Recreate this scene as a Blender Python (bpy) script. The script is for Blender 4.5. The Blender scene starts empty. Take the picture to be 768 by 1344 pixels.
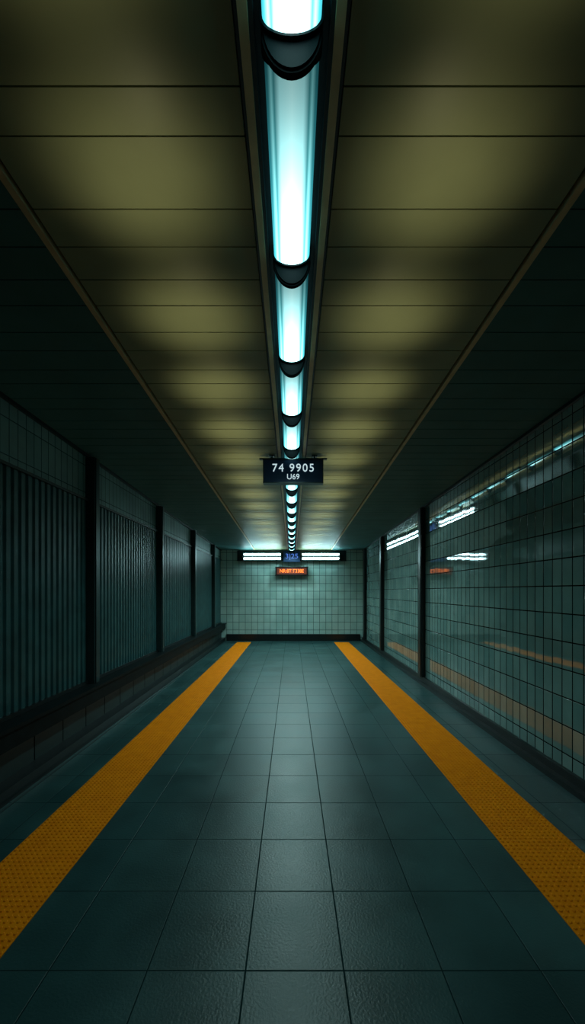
import bpy, math, random
from mathutils import Vector
random.seed(4)
S=bpy.context.scene
S.view_settings.view_transform='Standard'
S.view_settings.look='None'
CAM=1.6; YE=12.3; YB=-3.0; XW=2.3
def H(y): return CAM+1.56-0.0245*(y-3.0)
def WL(y): return -(1.09+0.0083*(y-1.42))
def WR(y): return 1.118+0.0122*(y-1.45)

# ---------------------------------------------------------------- materials
def mat(name):
    m=bpy.data.materials.new(name); m.use_nodes=True
    nt=m.node_tree; b=nt.nodes['Principled BSDF']
    return m,nt,b
def N(nt,t,**k):
    n=nt.nodes.new(t)
    for a,v in k.items(): setattr(n,a,v)
    return n
def M(nt,op,a,b=None):
    n=nt.nodes.new('ShaderNodeMath'); n.operation=op
    for i,v in enumerate((a,b)):
        if v is None: continue
        if isinstance(v,(int,float)): n.inputs[i].default_value=v
        else: nt.links.new(v,n.inputs[i])
    return n.outputs[0]
def plain(name,col,rough=.5,metal=0,var=.25,scale=12,bump=.0,spec=.5):
    m,nt,b=mat(name)
    tc=N(nt,'ShaderNodeTexCoord'); no=N(nt,'ShaderNodeTexNoise'); no.inputs['Scale'].default_value=scale; no.inputs['Detail'].default_value=6
    nt.links.new(tc.outputs['Object'],no.inputs['Vector'])
    cr=N(nt,'ShaderNodeValToRGB')
    cr.color_ramp.elements[0].position=.3; cr.color_ramp.elements[1].position=.7
    cr.color_ramp.elements[0].color=tuple(c*(1-var) for c in col)+(1,)
    cr.color_ramp.elements[1].color=tuple(min(1,c*(1+var)) for c in col)+(1,)
    nt.links.new(no.outputs['Fac'],cr.inputs['Fac']); nt.links.new(cr.outputs['Color'],b.inputs['Base Color'])
    b.inputs['Roughness'].default_value=rough; b.inputs['Metallic'].default_value=metal
    b.inputs['Specular IOR Level'].default_value=spec
    if bump:
        bp=N(nt,'ShaderNodeBump'); bp.inputs['Strength'].default_value=bump; bp.inputs['Distance'].default_value=.01
        nt.links.new(no.outputs['Fac'],bp.inputs['Height']); nt.links.new(bp.outputs['Normal'],b.inputs['Normal'])
    return m
def emis(name,col,st):
    m,nt,b=mat(name)
    b.inputs['Base Color'].default_value=(.02,.02,.02,1)
    b.inputs['Emission Color'].default_value=col+(1,); b.inputs['Emission Strength'].default_value=st
    return m
def tile(name,ax,w,h,c1,c2,grout,gw=.004,rough=.15,off=(0,0),jit=0.0,tilt=None,spec=.5,grain=0.0,dirt=0.3,roughv=0.0,ior=1.5,soft=.003):
    m,nt,b=mat(name); L=nt.links.new
    b.inputs['IOR'].default_value=ior
    tc=N(nt,'ShaderNodeTexCoord'); sp=N(nt,'ShaderNodeSeparateXYZ'); L(tc.outputs['Object'],sp.inputs[0])
    u=M(nt,'ADD',sp.outputs[ax[0]],off[0]); v=M(nt,'ADD',sp.outputs[ax[1]],off[1])
    us=M(nt,'DIVIDE',u,w); vs=M(nt,'DIVIDE',v,h)
    def edge(s,size):
        fr=M(nt,'FRACT',s); a=M(nt,'MINIMUM',fr,M(nt,'SUBTRACT',1.0,fr)); return M(nt,'MULTIPLY',a,size)
    d=M(nt,'MINIMUM',edge(us,w),edge(vs,h))
    mr=N(nt,'ShaderNodeMapRange'); mr.inputs['From Min'].default_value=gw*.5; mr.inputs['From Max'].default_value=gw*.5+soft
    L(d,mr.inputs['Value']); fac=mr.outputs[0]
    cb=N(nt,'ShaderNodeCombineXYZ'); L(M(nt,'FLOOR',us),cb.inputs[0]); L(M(nt,'FLOOR',vs),cb.inputs[1])
    wn=N(nt,'ShaderNodeTexWhiteNoise',noise_dimensions='3D'); L(cb.outputs[0],wn.inputs['Vector'])
    mx=N(nt,'ShaderNodeMix',data_type='RGBA'); L(wn.outputs['Value'],mx.inputs['Factor'])
    mx.inputs[6].default_value=c1+(1,); mx.inputs[7].default_value=c2+(1,)
    no=N(nt,'ShaderNodeTexNoise'); no.inputs['Scale'].default_value=2.5; no.inputs['Detail'].default_value=8; L(tc.outputs['Object'],no.inputs['Vector'])
    dm=N(nt,'ShaderNodeMapRange'); dm.inputs['From Min'].default_value=.35; dm.inputs['From Max'].default_value=.7; dm.inputs['To Min'].default_value=1-dirt; dm.inputs['To Max'].default_value=1
    L(no.outputs['Fac'],dm.inputs['Value'])
    vm=N(nt,'ShaderNodeVectorMath',operation='SCALE'); L(mx.outputs[2],vm.inputs[0]); L(dm.outputs[0],vm.inputs['Scale'])
    m2=N(nt,'ShaderNodeMix',data_type='RGBA'); L(fac,m2.inputs['Factor']); m2.inputs[6].default_value=grout+(1,); L(vm.outputs[0],m2.inputs[7])
    L(m2.outputs[2],b.inputs['Base Color'])
    rg=M(nt,'ADD',rough,M(nt,'MULTIPLY',no.outputs['Fac'],roughv))
    rr=M(nt,'ADD',rg,M(nt,'MULTIPLY',M(nt,'SUBTRACT',1.0,fac),.6)); L(rr,b.inputs['Roughness'])
    L(M(nt,'MULTIPLY',fac,spec),b.inputs['Specular IOR Level'])
    hgt=fac
    if grain:
        g=N(nt,'ShaderNodeTexNoise'); g.inputs['Scale'].default_value=90; g.inputs['Detail'].default_value=4; L(tc.outputs['Object'],g.inputs['Vector'])
        hgt=M(nt,'ADD',fac,M(nt,'MULTIPLY',g.outputs['Fac'],grain))
    bp=N(nt,'ShaderNodeBump'); bp.inputs['Strength'].default_value=.6; bp.inputs['Distance'].default_value=.003; L(hgt,bp.inputs['Height'])
    nrm=bp.outputs['Normal']
    if jit or tilt:
        # glazed tiles set slightly out of true, one by one; higher up the shading normals are bent
        # and the IOR raised, to steer and brighten the lamp row's reflection
        s=N(nt,'ShaderNodeVectorMath',operation='SUBTRACT'); L(wn.outputs['Color'],s.inputs[0]); s.inputs[1].default_value=(.5,.5,.5)
        s2=N(nt,'ShaderNodeVectorMath',operation='SCALE'); L(s.outputs[0],s2.inputs[0]); s2.inputs['Scale'].default_value=jit*2
        a=N(nt,'ShaderNodeVectorMath',operation='ADD'); L(nrm,a.inputs[0]); L(s2.outputs[0],a.inputs[1]); nrm=a.outputs[0]
        if tilt:
            z0,z1,amt0,amt1,met=tilt
            def step(z):
                st=N(nt,'ShaderNodeMapRange'); st.inputs['From Min'].default_value=z; st.inputs['From Max'].default_value=z+.01
                L(sp.outputs['Z'],st.inputs['Value']); return st.outputs[0]
            s_lo=step(z0); s_hi=step(z1)
            amt=M(nt,'ADD',M(nt,'MULTIPLY',s_lo,amt0),M(nt,'MULTIPLY',s_hi,amt1-amt0))
            c=N(nt,'ShaderNodeCombineXYZ'); L(M(nt,'MULTIPLY',amt,-1.0),c.inputs[2])
            a2=N(nt,'ShaderNodeVectorMath',operation='ADD'); L(nrm,a2.inputs[0]); L(c.outputs[0],a2.inputs[1]); nrm=a2.outputs[0]
            L(M(nt,'ADD',ior,M(nt,'MULTIPLY',s_hi,met)),b.inputs['IOR'])
        nn=N(nt,'ShaderNodeVectorMath',operation='NORMALIZE'); L(nrm,nn.inputs[0]); nrm=nn.outputs[0]
    L(nrm,b.inputs['Normal'])
    return m

m_floor=tile('floor_stone_tile','XY',.415,.425,(.019,.075,.079),(.034,.102,.104),(.008,.026,.027),gw=.002,rough=.25,roughv=.2,off=(.195,-1.606+.425*10),spec=.6,grain=.8,dirt=.4)
m_wallR=tile('glazed_wall_tile','YZ',.12,.235,(.14,.27,.26),(.22,.36,.34),(.002,.005,.005),gw=.009,rough=.04,jit=.003,tilt=(2.115,2.585,.36,.20,2.2),spec=.55,off=(0,.0),dirt=.25,ior=2.0,soft=.002)
m_wallL=tile('matt_wall_tile','YZ',.10,.30,(.20,.34,.32),(.27,.42,.40),(.03,.055,.055),gw=.005,rough=.35,off=(0,0),dirt=.4)
m_wallE=tile('end_wall_tile','XZ',.20,.25,(.40,.62,.59),(.50,.70,.67),(.06,.11,.11),gw=.010,rough=.2,off=(.1,.15),dirt=.2)
m_ceil=plain('ceiling_enamel_panel',(.33,.37,.225),.42,0,.08,3,spec=.35)
m_soff=plain('soffit_panel',(.065,.185,.185),.5,0,.12,3,spec=.3)
m_dark=plain('dark_void_paint',(.004,.007,.008),.7)
m_black=plain('black_painted_metal',(.006,.010,.011),.35,0,.2)
m_matte=plain('matt_black_baffle',(.003,.005,.006),.6,0,.2,spec=.08)
m_tan=plain('tan_aluminium_trim',(.75,.55,.30),.4,.1,.12)
m_post=plain('post_metal',(.02,.045,.047),.35,.2,.2)
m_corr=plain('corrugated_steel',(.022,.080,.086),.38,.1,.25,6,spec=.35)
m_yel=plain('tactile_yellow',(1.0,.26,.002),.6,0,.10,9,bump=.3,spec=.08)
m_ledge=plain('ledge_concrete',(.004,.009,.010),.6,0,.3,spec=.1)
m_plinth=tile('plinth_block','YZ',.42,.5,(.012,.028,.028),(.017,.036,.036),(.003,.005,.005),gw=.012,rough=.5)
m_navy=plain('navy_sign_face',(.018,.045,.11),.4,0,.1,spec=.2)
m_white=emis('sign_lettering',(.65,.85,.9),.8)
m_blue=emis('blue_sign_lettering',(.10,.25,.9),.8)
m_led=emis('led_orange',(1,.20,.02),3)
m_ledbg=emis('led_board_glow',(1,.12,.01),.12)
m_tube=emis('fluorescent_tube',(.55,.95,1.0),24)
m_house=plain('lamp_housing',(.04,.055,.055),.4,.3)

def lampmat():
    m,nt,b=mat('frosted_lamp_diffuser'); L=nt.links.new
    tc=N(nt,'ShaderNodeTexCoord'); sp=N(nt,'ShaderNodeSeparateXYZ'); L(tc.outputs['Object'],sp.inputs[0])
    ax=M(nt,'ABSOLUTE',sp.outputs['X'])
    cr=N(nt,'ShaderNodeValToRGB'); e=cr.color_ramp.elements
    L(M(nt,'DIVIDE',ax,.085),cr.inputs['Fac'])
    e[0].position=0; e[0].color=(.50,.95,.95,1)
    e[1].position=1; e[1].color=(.01,.10,.12,1)
    x=e.new(.45); x.color=(.36,.80,.82,1)
    x=e.new(.66); x.color=(.03,.20,.22,1)
    x=e.new(.76); x.color=(.16,.50,.52,1)
    x=e.new(.88); x.color=(.02,.15,.17,1)
    L(cr.outputs[0],b.inputs['Emission Color'])
    g=N(nt,'ShaderNodeMapRange'); L(sp.outputs['Y'],g.inputs['Value'])
    g.inputs['From Min'].default_value=0; g.inputs['From Max'].default_value=.7
    L(M(nt,'ADD',.40,M(nt,'MULTIPLY',M(nt,'POWER',g.outputs[0],1.8),6.5)),b.inputs['Emission Strength'])
    b.inputs['Base Color'].default_value=(.1,.2,.2,1)
    return m
m_lamp=lampmat()

# ---------------------------------------------------------------- mesh helpers
def mesh(name,verts,faces,mats,fm=None,parent=None,loc=(0,0,0)):
    me=bpy.data.meshes.new(name); me.from_pydata([tuple(v) for v in verts],[],faces); me.update()
    for m in (mats if isinstance(mats,(list,tuple)) else [mats]): me.materials.append(m)
    if fm:
        for i,p in enumerate(me.polygons): p.material_index=fm[i]
    o=bpy.data.objects.new(name,me); S.collection.objects.link(o); o.location=loc
    if parent: o.parent=parent
    import bmesh
    bm=bmesh.new(); bm.from_mesh(me); bmesh.ops.recalc_face_normals(bm,faces=bm.faces); bm.to_mesh(me); bm.free()
    return o
BF=[(0,3,2,1),(4,5,6,7),(0,1,5,4),(1,2,6,5),(2,3,7,6),(3,0,4,7)]
class B:
    def __init__(s): s.v=[];s.f=[];s.m=[]
    def box(s,x0,x1,y0,y1,z0,z1,mi=0):
        g=lambda a,y:a(y) if callable(a) else a
        n=len(s.v)
        for zz in (z0,z1):
            for (xx,yy) in ((x0,y0),(x1,y0),(x1,y1),(x0,y1)):
                s.v.append((g(xx,yy),yy,g(zz,yy)))
        s.f+= [tuple(i+n for i in f) for f in BF]; s.m+=[mi]*6; return s
    def prism(s,prof,y0,y1,mi=0,zoff=None):
        n=len(s.v);k=len(prof)
        for y in (y0,y1):
            for x,z in prof: s.v.append((x,y,z+(zoff(y) if zoff else 0)))
        s.f.append(tuple(range(n,n+k))); s.f.append(tuple(range(n+2*k-1,n+k-1,-1))); s.m+=[mi]*2
        for i in range(k):
            j=(i+1)%k; s.f.append((n+i,n+j,n+k+j,n+k+i)); s.m.append(mi)
        return s
    def make(s,name,mats,parent=None,loc=(0,0,0)): return mesh(name,s.v,s.f,mats,s.m,parent,loc)
def empty(name,loc=(0,0,0)):
    e=bpy.data.objects.new(name,None); S.collection.objects.link(e); e.location=loc; return e

# ---------------------------------------------------------------- shell
B().box(-2.6,2.6,YB-.2,YE+.2,-.2,0).make('floor',m_floor)
B().box(-2.6,-XW,YB,YE,0,lambda y:H(y)+.12).make('wall_left',m_wallL)
B().box(XW,2.6,YB,YE,0,lambda y:H(y)+.12).make('wall_right',m_wallR)
B().box(-2.6,2.6,YE,YE+.2,0,H(YE)+.12).make('wall_far',m_wallE)
B().box(-2.6,2.6,YB-.2,YB,0,H(YB)+.12).make('wall_back',m_dark)
c=B()
c.box(-XW-.1,XW+.1,YB,YE,lambda y:H(y)+.08,lambda y:H(y)+.2,2)
base=[1.21,1.34,1.59,1.76,1.94]
y=1.21
pre=[]
while y>YB+.2: y-=.19; pre.append(y)
ys=sorted(pre)+base
alt=[.17,.21]; i=0
while ys[-1]<YE-.25: ys.append(ys[-1]+alt[i%2]); i+=1
ys.append(YE)
for a,b_ in zip(ys[:-1],ys[1:]):
    G=.002+.0006*max(a,0)
    a2,b2=a+G,b_-G
    bot=lambda y:H(y); top=lambda y:H(y)+.02
    c.box(lambda y:WL(y)+.012,-.165,a2,b2,bot,top,0)
    c.box(.165,lambda y:WR(y)-.012,a2,b2,bot,top,0)
    c.box(-XW,lambda y:WL(y)-.035,a2,b2,bot,top,1)
    c.box(lambda y:WR(y)+.035,XW,a2,b2,bot,top,1)
c.make('ceiling',[m_ceil,m_soff,m_dark])
B().box(lambda y:WL(y)-.033,lambda y:WL(y)-.004,YB,YE,lambda y:H(y)-.012,lambda y:H(y)+.02).make('trim_1',m_tan)
B().box(lambda y:WR(y)+.004,lambda y:WR(y)+.033,YB,YE,lambda y:H(y)-.012,lambda y:H(y)+.02).make('trim_2',m_tan)

t=B()
for s in (-1,1):
    a,b_=sorted((s*.160,s*.150)); t.box(a,b_,YB,YE-.12,lambda y:H(y)-.014,lambda y:H(y)+.06,1)
    a,b_=sorted((s*.150,s*.122)); t.box(a,b_,YB,YE-.12,lambda y:H(y)-.018,lambda y:H(y)+.0,0)
    a,b_=sorted((s*.122,s*.108)); t.box(a,b_,YB,YE-.12,lambda y:H(y)-.006,lambda y:H(y)+.06,1)
t.box(-.108,.108,YB,YE-.12,lambda y:H(y)+.045,lambda y:H(y)+.06,1)
t.make('ceiling_light_trough',[m_tan,m_black])

sp=.73; y0=1.105-sp
k=0
while y0+sp<=YE-.1:
    hz=H(y0)
    zo=lambda y,hz=hz,y0=y0: H(y0+y)-hz
    n=16
    prof=[(.083*math.cos(math.pi*i/n), -.005-.050*math.sin(math.pi*i/n)) for i in range(n+1)]+[(-.083,.03),(.083,.03)]
    lb=B(); lb.prism(prof,.03,sp-.035,0,zo)
    prof2=[(.090*math.cos(math.pi*i/n), -.006-.056*math.sin(math.pi*i/n)) for i in range(n+1)]+[(-.09,.035),(.09,.035)]
    lb.prism(prof2,.0,.028,1,zo)
    lb.prism(prof2,sp-.045,sp-.03,1,zo)
    for (r,d,ya,yb) in ((.088,.130,sp-.028,sp-.012),(.082,.122,sp-.034,sp-.028),(.082,.122,sp-.012,sp-.006)):
        prof3=[(r*math.cos(math.pi*i/20), -.012-d*math.sin(math.pi*i/20)) for i in range(21)]+[(-r,.03),(r,.03)]
        lb.prism(prof3,ya,yb,1,zo)
    lb.make('ceiling_lamp',[m_lamp,m_matte],loc=(0,y0,hz))
    ramp=min(1.1,.05+.10*k)
    ld=bpy.data.lights.new('tube_light','SPOT'); ld.energy=39*ramp; ld.color=(.64,1,.98); ld.spot_size=math.radians(150); ld.spot_blend=.8; ld.shadow_soft_size=.04
    lo=bpy.data.objects.new('tube_light',ld); S.collection.objects.link(lo); lo.location=(0,y0+sp/2,hz-.105)
    for s in (-1,1):  # warm spots added in mid-air, no fixture, to throw glow patches on the panels
        ld=bpy.data.lights.new('added_ceiling_wash','SPOT'); ld.energy=(2.5+.36*k); ld.color=(1,.89,.50); ld.spot_size=math.radians(90); ld.spot_blend=1; ld.shadow_soft_size=.05
        lo=bpy.data.objects.new('added_ceiling_wash_light',ld); S.collection.objects.link(lo)
        lo.location=(s*.58,y0+.38,H(y0)-.50); lo.rotation_euler=(math.pi,0,0)
    y0+=sp; k+=1

# ---------------------------------------------------------------- left side
posts=[-.1,2.1,4.3,6.5,8.7,10.9]
for i,p in enumerate(posts):
    B().box(-XW+.002,-XW+.10,p-.055,p+.055,.575,lambda y:H(y)-.035).box(-XW+.10,-XW+.112,p-.035,p+.035,.575,lambda y:H(y)-.035).make('steel_post',m_post)
edges=[YB]+posts+[YE]
for a,b_ in zip(edges[:-1],edges[1:]):
    a+=.07; b_-=.07
    if b_-a<.3: continue
    v=[];f=[];x=a;pts=[]
    w=.085
    while x<b_-w:
        pts+= [(x,.0),(x+.012,.016),(x+.055,.016),(x+.067,.0)]; x+=w
    pts.append((b_,0))
    for (yy,d) in pts:
        v.append((-XW+.012+d,yy,.61)); v.append((-XW+.012+d,yy,2.60))
    for q in range(len(pts)-1): f.append((2*q,2*q+2,2*q+3,2*q+1))
    o=mesh('corrugated_cladding',v,f,[m_corr])
    B().box(-XW+.001,-XW+.045,a,b_,.575,.61).box(-XW+.001,-XW+.045,a,b_,2.60,2.625).make('panel_frame',m_black,parent=o)
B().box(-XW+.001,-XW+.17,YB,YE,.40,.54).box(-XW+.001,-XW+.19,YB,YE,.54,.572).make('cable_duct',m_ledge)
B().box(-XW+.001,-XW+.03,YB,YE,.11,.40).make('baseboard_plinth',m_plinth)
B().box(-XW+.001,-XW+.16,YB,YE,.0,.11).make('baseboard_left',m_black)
B().box(-XW+.19,-XW+.205,YB,YE-.1,.0,.008).make('trim_3',m_post)
# ---------------------------------------------------------------- right side
for p in (6.62,9.55,11.75):
    B().box(XW-.07,XW-.036,p-.09,p+.09,.125,lambda y:H(y)-.035).box(XW-.036,XW-.001,p-.07,p+.07,.125,lambda y:H(y)-.035).box(XW-.085,XW-.07,p-.06,p+.06,.125,lambda y:H(y)-.035).make('steel_post',m_black)
B().box(XW-.035,XW-.001,YB,YE,0,.12).box(XW-.09,XW-.035,YB,YE,0,.05).make('baseboard_right',m_black)
B().box(XW-.03,XW-.001,YB,YE,lambda y:H(y)-.03,lambda y:H(y)-.001).make('trim_4',m_black)
B().box(-XW+.001,-XW+.03,YB,YE,lambda y:H(y)-.03,lambda y:H(y)-.001).make('trim_5',m_black)
# ---------------------------------------------------------------- end wall
B().box(-XW+.2,XW-.1,YE-.05,YE-.001,0,.22).make('baseboard_far',m_black)
B().box(-1.75,1.75,YE-.08,YE-.001,H(YE)-.36,H(YE)-.03).make('lamp_header_beam',m_black)
zc=CAM+(776-731)/500*YE
for cx in (-.94,.92):
    e=empty('fluorescent_batten_light',(cx,YE-.15,zc))
    B().box(-.60,.60,.0,.065,-.12,.12).box(-.62,-.60,-.05,.065,-.13,.13).box(.60,.62,-.05,.065,-.13,.13).box(-.6,.6,-.03,.0,-.012,.012).make('housing',m_house,parent=e)
    for zz in (-.065,.065):
        r=.026
        v=[]
        for xx in (-.58,.58):
            for q in range(12): v.append((xx,-.03+r*math.cos(q*math.pi/6),zz+r*math.sin(q*math.pi/6)))
        f=[tuple(range(12)),tuple(range(23,11,-1))]+[(q,(q+1)%12,12+(q+1)%12,12+q) for q in range(12)]
        mesh('tube',v,f,[m_tube],parent=e)

def text(s,size,loc,m,parent,name,ext=.003,sx=1,spc=1):
    cu=bpy.data.curves.new(name,'FONT'); cu.body=s; cu.size=size; cu.align_x='CENTER'; cu.align_y='CENTER'; cu.extrude=ext; cu.space_character=spc
    o=bpy.data.objects.new(name,cu); S.collection.objects.link(o); o.rotation_euler=(math.pi/2,0,0); o.location=loc; o.scale=(sx,1,1)
    cu.materials.append(m); o.parent=parent; return o
e=empty('platform_number_sign',(0,YE-.16,zc))
B().box(-.27,.27,-.04,.04,-.17,.17).make('sign_box',m_navy,parent=e)
text('3|25',.22,(0,-.045,0),m_blue,e,'lettering',sx=1.1)
zl=CAM+(776-750)/500*YE
e=empty('led_display_board',(0,YE-.16,zl))
B().box(-.52,.52,-.03,.13,-.14,.14).box(-.53,.53,-.045,-.03,.12,.14).box(-.53,.53,-.045,-.03,-.14,-.12).make('board_case',m_black,parent=e)
B().box(-.47,.47,-.034,-.03,-.10,.10).make('board_screen',m_ledbg,parent=e)
text('NR:8T:T338E',.155,(0,-.037,0),m_led,e,'lettering',sx=.9)

# ---------------------------------------------------------------- hanging sign
ysn=4.3
e=empty('hanging_platform_sign',(0.016,ysn,CAM+(776-619.5)/500*ysn))
s=B(); s.box(-.325,.325,-.04,.04,-.125,.125,0)
for a in (-.337,.325): s.box(a,a+.012,-.048,.048,-.135,.135,1)
s.box(-.337,.337,-.048,.048,.125,.137,1); s.box(-.337,.337,-.048,.048,-.137,-.125,1)
s.make('sign_box',[m_navy,m_post],parent=e)
top=H(ysn)-(CAM+(776-619.5)/500*ysn)
h=B()
for a in (-.24,.24): h.box(a-.008,a+.008,-.008,.008,.137,top); h.box(a-.03,a+.03,-.03,.03,top-.012,top)
h.box(-.38,.38,-.02,.02,.137,.152)
h.make('hangers',m_post,parent=e)
text('74 9905',.125,(0,-.043,.03),m_white,e,'lettering',sx=.98,spc=1.2)
text('U69',.085,(0.0,-.043,-.068),m_white,e,'sublettering',sx=1.0)

for (x0,x1) in ((-1.715,-1.27),(1.325,1.785)):
    b=B(); b.box(x0,x1,YB,11.94,0,.004)
    nx=14; w=(x1-x0)/nx; yy=.9
    while yy<11.9:
        for i in range(nx):
            cx=x0+(i+.5)*w; cy=yy+w/2; r1=w*.36; r2=w*.22; n=len(b.v)
            for r,z in ((r1,.004),(r2,.0085)):
                for q in range(6): b.v.append((cx+r*math.cos(q*math.pi/3),cy+r*math.sin(q*math.pi/3),z))
            for q in range(6): b.f.append((n+q,n+(q+1)%6,n+6+(q+1)%6,n+6+q)); b.m.append(0)
            b.f.append(tuple(range(n+6,n+12))); b.m.append(0)
        yy+=w
    b.make('tactile_paving_strip',m_yel)

# ---------------------------------------------------------------- world & camera
w=bpy.data.worlds.new('World'); S.world=w; w.use_nodes=True
w.node_tree.nodes['Background'].inputs[0].default_value=(.01,.03,.035,1); w.node_tree.nodes['Background'].inputs[1].default_value=.3
cd=bpy.data.cameras.new('camera'); co=bpy.data.objects.new('camera',cd); S.collection.objects.link(co)
co.location=(0,0,CAM); co.rotation_euler=(math.pi/2,0,0)
cd.sensor_fit='HORIZONTAL'; cd.sensor_width=36; cd.lens=500/768*36; cd.shift_y=104/768; cd.shift_x=1/768
cd.clip_start=.02
S.camera=co
